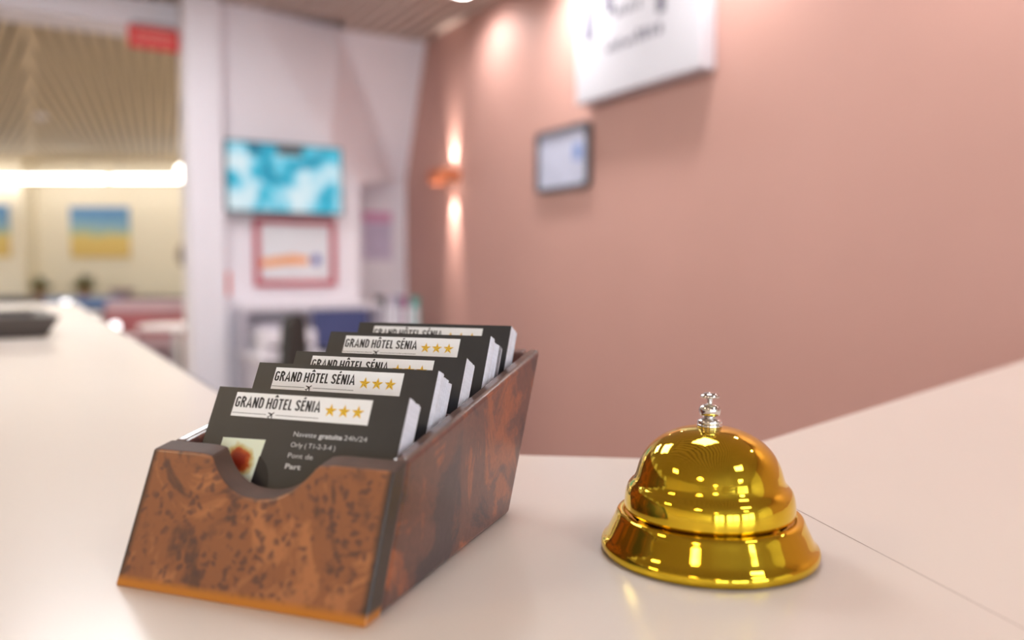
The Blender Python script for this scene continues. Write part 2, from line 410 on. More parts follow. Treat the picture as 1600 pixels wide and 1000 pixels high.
# ------------------------------------------------------------------ lettering helpers
def text_verts(body, x0, x1, cap, base, font_shear=0, bold=0):
    c = bpy.data.curves.new('t', 'FONT'); c.body = body; c.size = 1; c.shear = font_shear; c.offset = bold; c.resolution_u = 3
    o = bpy.data.objects.new('t', c); COL.objects.link(o); bpy.context.view_layer.update()
    me = bpy.data.meshes.new_from_object(o.evaluated_get(bpy.context.evaluated_depsgraph_get()))
    vs = [v.co.copy() for v in me.vertices]; fs = [tuple(p.vertices) for p in me.polygons]
    bpy.data.objects.remove(o); bpy.data.curves.remove(c); bpy.data.meshes.remove(me)
    mx = min(v.x for v in vs); Mx = max(v.x for v in vs)
    if x1 is None: x1 = x0+(Mx-mx)*cap/.73
    return [(x0+(v.x-mx)/(Mx-mx)*(x1-x0), base+v.y*cap/.729) for v in vs], fs
def on_card(pts, lift): return [(p[0], -lift, CH+p[1]) for p in pts]     # card frame: x right, z up, y into the pile
mm = .001
card_me = MB().box(0, CW, 0, CT, 0, CH)
def make_card(printed):
    me = MB().box(0, CW, 0, CT, 0, CH)
    o = mesh_obj('business_card', me.v, me.f, None, mats=['paper_edge', 'card_black'], fmats=[0, 0, 1 if printed else 0, 1 if printed else 0, 0, 0])
    return o
plain_card = make_card(False)
top_card = make_card(True)
black_card = make_card(True); COL.objects.unlink(black_card)
R0 = [(9.3*mm, -11.6*mm), (70.3*mm, -11.6*mm), (70.3*mm, -1.9*mm), (9.3*mm, -1.9*mm)]
mesh_obj('logo_panel', on_card(R0, .00006), [(0, 1, 2, 3)], 'print_white', top_card)
# narrow capitals drawn as strokes, unit = cap height
def cap_arc(cx, cy, rx, ry, a0, a1, n=10): return [(cx+rx*math.cos(math.radians(a0+(a1-a0)*k/n)), cy+ry*math.sin(math.radians(a0+(a1-a0)*k/n))) for k in range(n+1)]
T = .075; LW = .42
def L_(x): return x
o_side = cap_arc(LW/2, .78, LW/2-T, .22-T, 0, 180)+cap_arc(LW/2, .22, LW/2-T, .22-T, 180, 360)
GL = {
 'G': (LW, [cap_arc(LW/2, .78, LW/2-T, .22-T, 0, 180)+cap_arc(LW/2, .22, LW/2-T, .22-T, 180, 360)+[(LW-T, .46), (LW*.52, .46)]]),
 'R': (LW+.02, [[(T, 0), (T, 1-T), (LW*.5, 1-T)]+cap_arc(LW*.5, .75, LW*.5-T, .25-T, 90, -90, 8)+[(T, .5)], [(LW*.55, .5), (LW-.02, 0)]]),
 'A': (LW+.06, [[(T*.6, 0), (LW/2+.03, 1-T*.5), (LW+.06-T*.6, 0)], [(.12, .28), (LW-.06, .28)]]),
 'N': (LW+.03, [[(T, 0), (T, 1)], [(T, .97), (LW+.03-T, .03)], [(LW+.03-T, 0), (LW+.03-T, 1)]]),
 'D': (LW, [[(T, T), (T, 1-T), (LW*.45, 1-T)]+cap_arc(LW*.45, .74, LW*.55-T, .26-T, 90, 0, 6)+cap_arc(LW*.45, .26, LW*.55-T, .26-T, 0, -90, 6)+[(T, T)]]),
 'H': (LW+.03, [[(T, 0), (T, 1)], [(T, .52), (LW+.03-T, .52)], [(LW+.03-T, 0), (LW+.03-T, 1)]]),
 'O': (LW, [o_side+[o_side[0]]]),
 'T': (LW-.02, [[(0, 1-T), (LW-.02, 1-T)], [(LW/2-.01, 1-T), (LW/2-.01, 0)]]),
 'E': (LW-.08, [[(LW-.08, 1-T), (T, 1-T), (T, T), (LW-.08, T)], [(T, .52), (LW-.13, .52)]]),
 'L': (LW-.1, [[(T, 1), (T, T), (LW-.1, T)]]),
 'S': (LW-.01, [cap_arc(LW/2, .77, LW/2-T, .23-T, 0, 180, 8)+[(T+.01, .66), (LW-T, .36)]+cap_arc(LW/2, .23, LW/2-T, .23-T, 0, -180, 8)]),
 'I': (2*T, [[(T, 0), (T, 1)]]),
 'Ô': None, 'É': None}
GL['Ô'] = (GL['O'][0], GL['O'][1]+[[(LW/2-.12, 1.12), (LW/2, 1.27), (LW/2+.12, 1.12)]])
GL['É'] = (GL['E'][0], GL['E'][1]+[[(LW/2-.08, 1.12), (LW/2+.05, 1.30)]])
def stroke(b, pts, half, conv):
    n = len(pts); Lf = []; Rt = []
    for k in range(n):
        d = Vector((0, 0))
        if k: d += (Vector(pts[k])-Vector(pts[k-1])).normalized()
        if k < n-1: d += (Vector(pts[k+1])-Vector(pts[k])).normalized()
        if d.length < 1e-6: d = Vector((1, 0))
        d.normalize(); m_ = 1.0
        if 0 < k < n-1: m_ = min(2.0, 1/max(.3, abs(d.dot((Vector(pts[k+1])-Vector(pts[k])).normalized()))))
        q = Vector((-d.y, d.x))*half*m_; Lf.append(Vector(pts[k])+q); Rt.append(Vector(pts[k])-q)
    b.add([conv(p) for p in Lf]+[conv(p) for p in Rt], [(k, k+1, n+k+1, n+k) for k in range(n-1)])
word = 'GRAND HÔTEL SÉNIA'; GAP = .085; SP = .20
tw_ = sum((SP if ch == ' ' else GL[ch][0]+GAP) for ch in word)
lb = MB(); sxx = 39.3*mm/tw_; syy = 4.3*mm; penx = 0
for ch in word:
    if ch == ' ': penx += SP; continue
    for pl in GL[ch][1]: stroke(lb, pl, T, lambda p, px_=penx: on_card([(9.9*mm+(px_+p[0])*sxx, -7.95*mm+p[1]*syy)], .00011)[0])
    penx += GL[ch][0]+GAP
for a, c in ((9.6, 25.6), (29.9, 49.0)):
    lb.add(on_card([(a*mm, -10.35*mm), (c*mm, -10.35*mm), (c*mm, -10.17*mm), (a*mm, -10.17*mm)], .00011), [(0, 1, 2, 3)])
lb.build('hotel_lettering', 'ink', top_card)
# little aeroplane
ap = [(0, 1.9), (.22, 1.5), (.22, .6), (1.7, -.35), (1.7, -.7), (.22, -.2), (.18, -1.1), (.6, -1.5), (.6, -1.75), (0, -1.55), (-.6, -1.75), (-.6, -1.5), (-.18, -1.1), (-.22, -.2), (-1.7, -.7), (-1.7, -.35), (-.22, .6), (-.22, 1.5)]
ca, sa = math.cos(math.radians(-48)), math.sin(math.radians(-48))
apv = [(27.8*mm+(x*ca-y*sa)*.95*mm, -10.3*mm+(x*sa+y*ca)*.95*mm) for x, y in ap]
mesh_obj('aeroplane_mark', on_card(apv, .00012), [tuple(range(len(apv)))], 'ink', top_card)
for cx in (53.4, 59.2, 65.1):
    vs = [(cx*mm, -7.0*mm)]
    for k in range(10):
        r = 2.75*mm if k % 2 == 0 else 1.12*mm; an = math.radians(90+36*k); vs.append((cx*mm+r*math.cos(an), -7.0*mm+r*math.sin(an)))
    p3 = on_card(vs, .0001); p3[0] = (p3[0][0], -.00030, p3[0][2])
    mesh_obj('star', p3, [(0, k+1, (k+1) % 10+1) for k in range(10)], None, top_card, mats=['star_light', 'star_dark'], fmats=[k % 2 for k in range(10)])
for k, (txt, bold, x0, x1) in enumerate((('Navette', 0, 40.2, 50.2), ('gratuite', .03, 51.2, 61.2), ('24h/24', 0, 62.0, 71.6), ('Orly ( T1-2-3-4 )', 0, 40.2, 59.4), ('Pont de', 0, 40.2, 51.0), ('Part', .03, 40.2, 47.0))):
    row = (0, 0, 0, 1, 2, 3)[k]
    tv_, tf_ = text_verts(txt, x0*mm, x1*mm, 1.95*mm, (-17.8-4.1*row)*mm, bold=bold)
    mesh_obj('small_lettering', on_card(tv_, .00008), tf_, 'body_ink', top_card)
# dish photo and black disc printed low on the card
m, nt, bs = new_mat('dish_photo'); v = coords(nt, 'Object')
sx = nt.nodes.new('ShaderNodeSeparateXYZ'); lk(nt, v, sx.inputs[0])
dx = math_n(nt, 'SUBTRACT', sx.outputs[0], .0185); dz = math_n(nt, 'SUBTRACT', sx.outputs[2], CH-.0295)
dd = math_n(nt, 'SQRT', math_n(nt, 'ADD', math_n(nt, 'MULTIPLY', dx, dx), math_n(nt, 'MULTIPLY', dz, dz)))
dd = math_n(nt, 'ADD', math_n(nt, 'MULTIPLY', dd, 100), math_n(nt, 'MULTIPLY', math_n(nt, 'SUBTRACT', noise(nt, v, 260, 3), .5), .5))
lk(nt, ramp(nt, dd, [(.30, srgb(150, 40, 16)), (.50, srgb(190, 84, 30)), (.62, srgb(214, 196, 130)), (.80, srgb(236, 244, 222))]), bs.inputs['Base Color'])
mesh_obj('printed_photo', on_card([(9.0*mm, -20.4*mm), (28.6*mm, -20.1*mm), (27.4*mm, -37*mm), (20*mm, -44*mm), (9.0*mm, -44*mm)], .00006), [(0, 1, 2, 3, 4)], m, top_card)
arc = [(27.8*mm, -26.4*mm)]+[(22*mm+13*mm*math.cos(math.radians(a_)), -38*mm+13*mm*math.sin(math.radians(a_))) for a_ in range(56, -41, -8)]+[(20*mm, -46*mm), (27.2*mm, -37*mm)]
mesh_obj('printed_disc', on_card(arc, .00007), [tuple(range(len(arc)))], 'ink', top_card)
CR = Matrix.Rotation(-LEAN, 4, 'X')
names = ['front', 'second', 'middle', 'fourth', 'rearmost']
order = ['pile nearest the notched front', 'second pile from the notched front', 'middle one of the five piles', 'second pile from the back', 'rearmost pile']
first_top = True; first_plain = True
for k, (u, v0, z0, n) in enumerate(PIL):
    bl = Vector((u, P[k].y, P[k].z))
    for j in range(n):
        ex = 0.0
        if k == 3 and j >= n-3: ex = .0011+.0007*(j-n+3)
        jit = random.uniform(-.00012, .00012)+(.0006*math.sin(j*.35) if k in (1, 3) else 0) if j else 0
        hz = 0 if j == 0 else random.uniform(-.0004, .0001)-(.0010 if k in (1,) and j > n-8 else 0)
        if j == 0:
            if first_top: c = top_card; first_top = False
            else: c = copy_tree(top_card)
            tag(c, 'dark business card with white logo panel, heading the %s' % order[k], 'business card', 'printed business cards heading each pile')
        else:
            if first_plain: c = plain_card; first_plain = False
            else: c = plain_card.copy(); COL.objects.link(c)
            if k == 3 and j >= n-3:
                c.data = black_card.data
            tag(c, 'white-edged business card behind the head card of the %s' % order[k], 'business card', 'business cards stacked in the %s pile' % names[k])
        q = bl+nb*(j*PITCH*(1 if k != 3 else .96)+ex)+up*(hz+.0004)+Vector((jit, 0, 0))
        tw = Matrix.Rotation(random.uniform(-.003, .003) if j else 0, 4, 'Y')
        c.matrix_world = HM @ Matrix.Translation(q) @ CR @ tw

# ================================================================== BELL
bell = empty('service_bell', 'round polished gold counter bell with a silver push button', 'bell', Matrix.Translation((.0784, .3198, 0)))
def catmull(pts, n=6):
    out = []
    for i in range(len(pts)-1):
        p0 = pts[max(i-1, 0)]; p1 = pts[i]; p2 = pts[i+1]; p3 = pts[min(i+2, len(pts)-1)]
        for j in range(n):
            t = j/n
            out.append(tuple(.5*((2*p1[a])+(-p0[a]+p2[a])*t+(2*p0[a]-5*p1[a]+4*p2[a]-p3[a])*t*t+(-p0[a]+3*p1[a]-3*p2[a]+p3[a])*t**3) for a in (0, 1)))
    return out+[pts[-1]]
base = [(.0395, 0), (.0418, .0004), (.0424, .0016), (.0425, .0030), (.0421, .0042), (.0412, .0052), (.0402, .0066), (.0388, .0095), (.0374, .0125), (.0365, .0146), (.0358, .0156), (.0346, .0160), (.0330, .0157), (.0312, .0142), (.029, .0132), (.02, .0128), (.006, .0128)]
MB().lathe([(.0001, .0)]+catmull(base, 4)+[(.0001, .0128)], 128).build('base', 'gold', bell, smooth=True, sharp=50)
dome = [(.0310, .0168), (.0326, .0166), (.0331, .0174), (.0332, .0190), (.0331, .0210), (.0327, .0236), (.0319, .0258), (.0308, .0272), (.0297, .0284), (.0289, .0300), (.0283, .0320), (.0277, .0340), (.0267, .0365), (.0251, .0393), (.0228, .0421), (.0198, .0447), (.0162, .0468), (.0120, .0485), (.0075, .0495), (.003, .0499)]
outer = catmull(dome, 5)
inner = [(max(.0001, r-.0011), z-.0009) for r, z in outer[::-4]]
MB().lathe(outer+[(.0004, .0499), (.0003, .0489)]+inner, 128).build('dome', 'gold', bell, smooth=True, sharp=60)
MB().lathe([(.0001, .0127), (.0045, .0127), (.0045, .03), (.0045, .0490), (.0001, .0490)], 32).build('post', 'steel', bell, smooth=True, sharp=40)
kn = MB().lathe(catmull([(.0046, .0496), (.0049, .0500), (.0049, .0508), (.0046, .0511), (.0048, .0514), (.0047, .0524), (.0040, .0530), (.0026, .0534), (.0024, .0539), (.0036, .0544), (.0041, .0556), (.0042, .0568), (.0038, .0580), (.0028, .0587), (.0012, .0590), (.0010, .0596), (.0010, .0612)], 4), 48)
kn.build('knob', 'chrome', bell, smooth=True, sharp=55)
MB().lathe(catmull([(.0009, .0611), (.0028, .0613), (.0037, .0617), (.0038, .0622), (.0032, .0629), (.0018, .0634), (.0003, .0636)], 4), 48).build('push_button', 'chrome', bell, smooth=True, sharp=60)

# ================================================================== PINK WALL THINGS (local frame: x out of the wall, y along it)
def rounded_rect(w, h, r, n=5):
    pts = []
    for cx, cy, a0 in ((w/2-r, h/2-r, 0), (-w/2+r, h/2-r, 90), (-w/2+r, -h/2+r, 180), (w/2-r, -h/2+r, 270)):
        for k in range(n+1): an = math.radians(a0+90*k/n); pts.append((cx+r*math.cos(an), cy+r*math.sin(an)))
    return pts
# hotel sign: a deep white box
sg = empty('wall_sign', 'thick white hotel sign with faint dark script high on the pink wall', 'sign', at(0, 2.30, .90))
MB().box(.004, .085, -.42, .42, 0, .74).build('sign_box', plain('sign_white', srgb(206, 206, 213), .5, var=.01), sg, bevel=.006)
rr = random.Random(3)
for yy, z0, n, sc in ((-.18, .19, 9, .034), (-.12, .33, 5, .03)):
    b = MB()
    for k in range(n):
        y0 = yy+k*sc*1.25; h = sc*rr.uniform(.7, 1.5)
        b.box(.0851, .0858, y0, y0+sc*rr.uniform(.55, .95), z0, z0+h)
    b.build('lettering', 'grey_ink', sg)
for y0, w, h, th in ((-.24, .11, .18, .06), (.27, .11, .16, .05)):
    p = []
    for k in range(0, 13): an = math.pi*k/12; p.append((y0+w*math.cos(an), .36+h*math.sin(an)))
    p.append((y0-w, .27)); p.append((y0-w+th, .27))
    for k in range(12, -1, -1): an = math.pi*k/12; p.append((y0+(w-th)*math.cos(an), .36+(h-th)*math.sin(an)))
    n = len(p)
    b = MB().add([(.0855, q[0], q[1]) for q in p], [(k, k+1, n-2-k, n-1-k) for k in range(n//2-1)])
    b.build('arched_mark', 'grey_ink', sg)

# small framed certificate
fm = empty('picture_frame', 'small charcoal framed pale certificate on the pink wall beside the sign', 'picture', at(0, 1.665, .675))
b = MB(); o_ = rounded_rect(.47, .315, .03); i_ = rounded_rect(.43, .275, .018); n = len(o_)
b.add([(.003, p[0], p[1]) for p in o_]+[(.03, p[0], p[1]) for p in o_]+[(.03, p[0], p[1]) for p in i_]+[(.003, p[0], p[1]) for p in i_],
      [(k, (k+1) % n, n+(k+1) % n, n+k) for k in range(n)]+[(n+k, n+(k+1) % n, 2*n+(k+1) % n, 2*n+k) for k in range(n)]+[(2*n+k, 2*n+(k+1) % n, 3*n+(k+1) % n, 3*n+k) for k in range(n)]+[(3*n+k, 3*n+(k+1) % n, (k+1) % n, k) for k in range(n)])
b.build('frame', 'frame_grey', fm)
MB().prism([(p[0], p[1]) for p in rounded_rect(.43, .275, .018)], .006, .016, 'x').build('certificate', plain('certificate_paper', srgb(192, 196, 216), .4), fm)
MB().box(.0161, .0166, .10, .17, -.02, .06).build('emblem', 'blue_pale', fm)
# up and down light
sc_ = empty('wall_light', 'copper up-and-down wall light glowing on the pink wall near the corner', 'wall light', at(0, .42, .705))
b = MB(); b.box(.0, .012, -.07, .07, -.045, .045); b.build('back_plate', 'dark_grey', sc_, bevel=.002)
pts = [(.012, -.11), (.125, -.11), (.15, -.085), (.15, .085), (.125, .11), (.012, .11), (.012, .104), (.122, .104), (.144, .082), (.144, -.082), (.122, -.104), (.012, -.104)]
b = MB(); n = len(pts)
vs = [(p[0], p[1], z) for z in (-.04, .04) for p in pts]
b.add(vs, [(k, (k+1) % n, (k+1) % n+n, k+n) for k in range(n)]+[(k, k+1, 10-k, 11-k) for k in range(5)]+[(n+k, n+k+1, n+10-k, n+11-k) for k in range(5)])
b.build('shade', 'copper', sc_)
MB().box(.02, .11, -.03, .03, -.006, .006).build('lamp_holder', 'sconce_led', sc_)
for sgn, en in ((1, 34.0), (-1, 70.0)):
    l = bpy.data.lights.new('beam', 'SPOT'); l.energy = en; l.color = (1, .86, .78); l.spot_size = math.radians(38 if sgn > 0 else 30); l.spot_blend = .6; l.shadow_soft_size = .012
    o = bpy.data.objects.new('beam', l); COL.objects.link(o); o.parent = sc_; o.location = (.055, 0, .012*sgn)
    o.rotation_euler = (0, 0, 0)
    if sgn > 0: o.rotation_euler = (math.radians(180), math.radians(-14), 0)
    else: o.rotation_euler = (0, math.radians(9), 0)

# ================================================================== CEILING LAMPS
def spot_lamp(s, t, label, energy, tilt=12):
    r = empty('downlight', label, 'ceiling light', at(s, t, CEIL_Z), 'round downlights along the pink wall')
    b = MB().lathe([(.050, -.004), (.062, -.004), (.062, .0), (.050, .0)], 32); b.f = b.f[:-2]; b.build('trim_ring', 'white', r, smooth=True, sharp=40)
    MB().lathe([(.0001, -.003), (.05, -.003), (.05, .0), (.0001, .0)], 32).build('lens', 'lamp_wash', r)
    l = bpy.data.lights.new('lamp', 'SPOT'); l.energy = energy; l.color = (1, .96, .95); l.spot_size = math.radians(150); l.spot_blend = 1; l.shadow_soft_size = .06
    o = bpy.data.objects.new('lamp', l); COL.objects.link(o); o.parent = r; o.location = (0, 0, -.02); o.rotation_euler = (0, math.radians(tilt), 0)
for t, nm in ((1.0, 'round ceiling downlight over the pink wall nearest the corner'), (1.85, 'round ceiling downlight above the left half of the hotel sign'), (2.9, 'round ceiling downlight above the right half of the hotel sign'), (3.95, 'round ceiling downlight over the pink wall beyond the sign'), (5.0, 'round ceiling downlight over the counter end of the pink wall')):
    spot_lamp(.255 if t > 1.2 else .24, t, nm, WASH_E*(.6 if t < 1.2 else 1.35 if t < 2 else 1))
def panel(s, t, mat, label, group, w=.3):
    r = empty('ceiling_panel_light', label, 'ceiling light', at(s, t, CEIL_Z), group)
    b = MB(); f = .03
    b.box(-w-f, w+f, -w-f, -w, -.012, 0).box(-w-f, w+f, w, w+f, -.012, 0).box(-w-f, -w, -w, w, -.012, 0).box(w, w+f, -w, w, -.012, 0)
    b.build('frame', 'white', r); MB().box(-w, w, -w, w, -.008, 0).build('diffuser', mat, r)
for s, t in ((2.1, 1.5), (2.4, 2.9)):  # unseen panels added to brighten the white end wall
    panel(s, t, 'lamp_white', 'added unseen fill panel on the ceiling before the staff desk', 'added fill panels before the staff desk', .37)
for s in (1.6, 4.6):
    for t in (4.2, 6.4, 8.6):
        panel(s, t, 'lamp_white' if s < 3 else 'lamp_amber', 'square lit ceiling panel over the reception lobby', 'square ceiling panels of the lobby', .24)
for s, t in ((.9, -1.6), (.35, -4.2), (4.3, -1.8), (4.6, -5.0), (6.4, -3.2)):  # panels added out of view to light the dining room
    panel(s, t, 'fill_far', 'added unseen fill panel on the dining room ceiling', 'added fill panels of the dining room', .32)

# ================================================================== END WALL THINGS (frame: x = s, y = t, z)
tv = empty('television', 'wall television showing a bright turquoise picture', 'television', at(1.028, .21, .655))
MB().box(-.345, .345, 0, .04, -.205, .205).build('casing', 'black', tv, bevel=.004)
MB().box(-.335, .335, .0401, .042, -.195, .195).build('screen', 'tv', tv)
MB().box(-.10, .05, .0421, .043, .135, .19).build('caption_bar', 'dark_grey', tv)
MB().box(-.12, .12, -.058, -.001, -.1, .1).build('wall_bracket', 'black', tv)
pc = empty('picture_frame', 'red framed notice hanging under the television', 'picture', at(.953, .15, .222))
b = MB(); w, h, f = .25, .205, .035
b.box(-w, w, .002, .03, -h, -h+f).box(-w, w, .002, .03, h-f, h).box(-w, -w+f, .002, .03, -h+f, h-f).box(w-f, w, .002, .03, -h+f, h-f)
b.build('frame', 'red_frame', pc, bevel=.003)
MB().box(-w+f, w-f, .004, .012, -h+f, h-f).build('notice', 'paper', pc)
MB().prism([(.21, -.09), (.21, -.045), (.02, -.015), (-.08, -.03), (-.08, -.07), (.05, -.075)], .0121, .0126, 'y').build('orange_band', 'orange', pc)
MB().prism([(-.125+.03*math.cos(a_*math.pi/6), -.045+.034*math.sin(a_*math.pi/6)) for a_ in range(12)], .0121, .0127, 'y').build('blue_emblem', 'blue_print', pc)
ps = empty('poster', 'pink headed paper poster in the white niche', 'poster', at(.22, T0, .355))
MB().box(-.11, .11, .002, .005, -.17, .17).build('sheet', plain('lilac_paper', srgb(208, 196, 216), .6), ps)
MB().box(-.11, .11, .0051, .0058, .10, .17).build('heading', plain('pink_heading', srgb(214, 150, 186), .6), ps)
b = MB()
for k in range(7): b.box(-.09, .09, .0051, .0056, .06-k*.032, .075-k*.032)
b.build('text_block', plain('lilac_ink', srgb(186, 176, 204), .6), ps)
nt_ = tag(MB().box(-.015, .015, .001, .012, -.07, .07).build('wall_notice', 'pale_red'), 'narrow pale red notice at the edge of the white pier', 'notice'); nt_.matrix_world = at(1.355, .15, .035)
# red sign under the lintel
rs = empty('hanging_sign', 'small red sign with pale lettering hanging in the opening corner', 'sign', at(1.70, .035, 1.42))
MB().box(-.14, .14, 0, .02, -.06, .06).build('plate', 'red_sign', rs, bevel=.002)
b = MB(); rr = random.Random(5); x = -.1
while x < .09:
    w = rr.uniform(.010, .02); b.box(x, x+w, .0201, .0207, .004, .028); b.box(x, x+w*.8, .0201, .0207, -.03, -.008); x += w+.006
b.build('lettering', 'pale_red', rs)
b = MB().box(-.1, -.09, .008, .012, .06, .08).box(.09, .1, .008, .012, .06, .08).box(-.12,.12,-.0345,.012,.08,.085); b.build('hanger', 'steel', rs)
# staff desk against the end wall
dk = empty('desk', 'white staff desk with raised shelf against the end wall', 'desk', at(.70, .45, FLOOR_Z))
MB().box(-.62, .62, -.28, .32, .72, .75).build('desktop', 'white', dk, bevel=.003)
MB().box(-.21, .62, -.28, -.05, .985, 1.01).build('raised_shelf', 'white', dk, bevel=.003)
for xx in (-.21, .60): MB().box(xx, xx+.02, -.27, -.06, .75, .985).build('shelf_support', 'greywhite', dk)
for xx in (-.61, .59): MB().box(xx, xx+.02, -.26, .30, 0, .72).build('side_panel', 'greywhite', dk)
ped = MB().box(.2, .57, -.2, .28, .08, .70).build('drawer_unit', 'greywhite', dk, bevel=.003)
for k in range(3):
    d = MB().box(.21, .56, .281, .295, .10+k*.2, .28+k*.2).build('drawer', 'white', ped); MB().box(.33, .44, .296, .306, .19+k*.2, .205+k*.2).build('handle', 'steel', d)
for nm, x0, x1, z0, z1, y0, mat, lab, cat in (
    ('document_tray', -.58, -.37, 0, .05, .05, 'greywhite', 'pale grey document tray on the desktop below the ring binders', 'tray'),
    ('printer', .27, .57, 0, .16, -.2, 'white', 'white desk printer under the raised shelf', 'printer')):
    b = MB()
    pr = empty(nm, lab, cat, at(.70, .45, FLOOR_Z+.75))
    if nm == 'printer':
        MB().box(x0, x1, y0, y0+.36, 0, .13).build('body', mat, pr, bevel=.012); MB().box(x0+.03, x1-.03, y0+.361, y0+.37, .03, .05).build('paper_slot', 'dark_grey', pr)
        MB().box(x0+.02, x1-.02, y0+.02, y0+.2, .1301, .145).build('lid', 'greywhite', pr)
    else:
        MB().box(x0, x1, y0, y0+.22, 0, .006).box(x0, x0+.006, y0, y0+.22, .006, .05).box(x1-.006, x1, y0, y0+.22, .006, .05).box(x0, x1, y0, y0+.006, .006, .05).build('tray_body', mat, pr)
        MB().box(x0+.01, x1-.01, y0+.01, y0+.21, .0065, .03).build('paper_stack', 'paper', pr)
kb = empty('laptop', 'dark laptop lying open on the staff desk', 'laptop', at(.78, .62, FLOOR_Z+.75))
MB().box(-.17, .17, -.11, .11, 0, .016).build('keyboard_base', 'black', kb, bevel=.003)
MB().box(-.17, .17, -.005, .005, 0, .22, Matrix.Translation((0, -.11, .018)) @ Matrix.Rotation(math.radians(15), 4, 'X')).build('screen', 'navy', kb)
def binder(s, w, h, mat, label):
    r = empty('ring_binder', label, 'binder', at(s+.135, .27, FLOOR_Z+.75))
    MB().box(0, w, -.08, .075, 0, h).build('cover', mat, r, bevel=.003)
    MB().box(w*.2, w*.8, .0751, .0755, h*.35, h*.8).build('spine_label', 'paper', r)
    b = MB().lathe([(.001, 0), (w*.2, 0), (w*.2, .002), (.001, .002)], 16, mtx=Matrix.Translation((w*.5, .0752, h*.15)) @ Matrix.Rotation(math.radians(-90), 4, 'X')); b.build('finger_ring', 'steel', r)
binder(.085, .060, .29, 'teal', 'teal ring binder at the corner end of the desk')
binder(.150, .040, .295, 'pinkish', 'pink ring binder between the navy and teal ones')
binder(.194, .038, .30, 'navy', 'navy ring binder next to the pink one')
binder(.236, .066, .295, 'greywhite', 'pale grey ring binder left of the navy one')
binder(.306, .022, .30, 'black', 'thin black binder ending the binder row on the desk')
# office chair
oc = empty('office_chair', 'black high-backed office chair at the white staff desk', 'chair', at(1.42, 1.05, FLOOR_Z, math.radians(58)))
b = MB(); prof = [(-.17, .50), (-.19, .62), (-.185, .80), (-.15, .96), (-.08, 1.0), (.08, 1.0), (.15, .96), (.185, .80), (.19, .62), (.17, .50)]
b.prism(prof, .18, .225, 'y'); b.build('backrest', 'chair_black', oc, bevel=.015, seg=3)
MB().box(-.23, .23, -.24, .2, .43, .50).build('seat', 'chair_black', oc, bevel=.03, seg=3)
MB().box(-.03, .03, .19, .215, .40, .55).build('back_bar', 'black', oc)
MB().lathe([(.0001, .10), (.03, .10), (.03, .43), (.0001, .43)], 20).build('gas_column', 'steel', oc)
for k in range(5):
    an = math.radians(72*k); lg = MB().box(0, .28, -.02, .02, .06, .10, Matrix.Rotation(an, 4, 'Z')).build('leg', 'black', oc)
    MB().lathe([(.0001, -.012), (.03, -.012), (.03, .012), (.0001, .012)], 16, mtx=Matrix.Translation((.27*math.cos(an), .27*math.sin(an), .03)) @ Matrix.Rotation(math.pi/2, 4, 'X')).build('caster', 'black', lg)

# ================================================================== ON THE LEFT ARM OF THE COUNTER
tr = empty('counter_tray', 'flat dark grey tray lying on the far left arm of the counter', 'tray', at(2.62, 3.42, 0, math.radians(4)))
b = MB()
b.add([(-.28, -.14, .0), (.28, -.14, .0), (.28, .14, .0), (-.28, .14, .0), (-.30, -.16, .035), (.30, -.16, .035), (.30, .16, .035), (-.30, .16, .035), (-.285, -.145, .035), (.285, -.145, .035), (.285, .145, .035), (-.285, .145, .035), (-.27, -.13, .006), (.27, -.13, .006), (.27, .13, .006), (-.27, .13, .006)],
      [(0, 1, 2, 3), (0, 1, 5, 4), (1, 2, 6, 5), (2, 3, 7, 6), (3, 0, 4, 7), (4, 5, 9, 8), (5, 6, 10, 9), (6, 7, 11, 10), (7, 4, 8, 11), (8, 9, 13, 12), (9, 10, 14, 13), (10, 11, 15, 14), (11, 8, 12, 15), (12, 13, 14, 15)])
b.build('tray_shell', 'dark_grey', tr)

# ================================================================== FAR DINING ROOM
def W4(x, y, z, rz=0): return Matrix.Translation((x, y, z)) @ Matrix.Rotation(rz, 4, 'Z')
# row of light tubes under the ceiling and one globe
ty = 11.2
for k, (x0, x1, lab) in enumerate(((-8.3, -5.55, 'long white light tube, left one under the dining room ceiling'), (-5.45, -4.35, 'short white light tube, right one under the dining room ceiling'))):
    t_ = empty('tube_light', lab, 'ceiling light', W4((x0+x1)/2, ty, 1.36), 'light tubes of the dining room')
    h = (x1-x0)/2
    MB().lathe([(.0001, -h), (.035, -h), (.035, h), (.0001, h)], 20, mtx=Matrix.Rotation(math.pi/2, 4, 'Y')).build('tube', 'lamp_tube', t_, smooth=True, sharp=40)
    MB().box(-h, h, -.03, .03, .034, .06).build('housing', 'white', t_)
    for xx in (-h*.8, h*.8): MB().box(xx-.005, xx+.005, -.005, .005, .06, CEIL_Z-1.36).build('suspension_rod', 'steel', t_)
g = empty('pendant_lamp', 'round glowing pendant lamp at the end of the light tubes', 'ceiling light', W4(-4.42, 11.0, 1.46))
MB().lathe([(.0001+.06*math.sin(math.pi*k/12), -.06*math.cos(math.pi*k/12)) for k in range(13)], 24).build('globe', 'lamp_tube', g, smooth=True)
MB().box(-.004, .004, -.004, .004, .06, CEIL_Z-1.46).build('cord', 'white', g)
sm = tag(MB().lathe([(.0001, -.03), (.05, -.03), (.065, -.01), (.065, 0), (.0001, 0)], 24).build('smoke_detector', 'white', smooth=True, sharp=40), 'small round white smoke detector on the slatted dining room ceiling', 'smoke detector'); sm.matrix_world = W4(-4.667, 8.18, CEIL_Z)
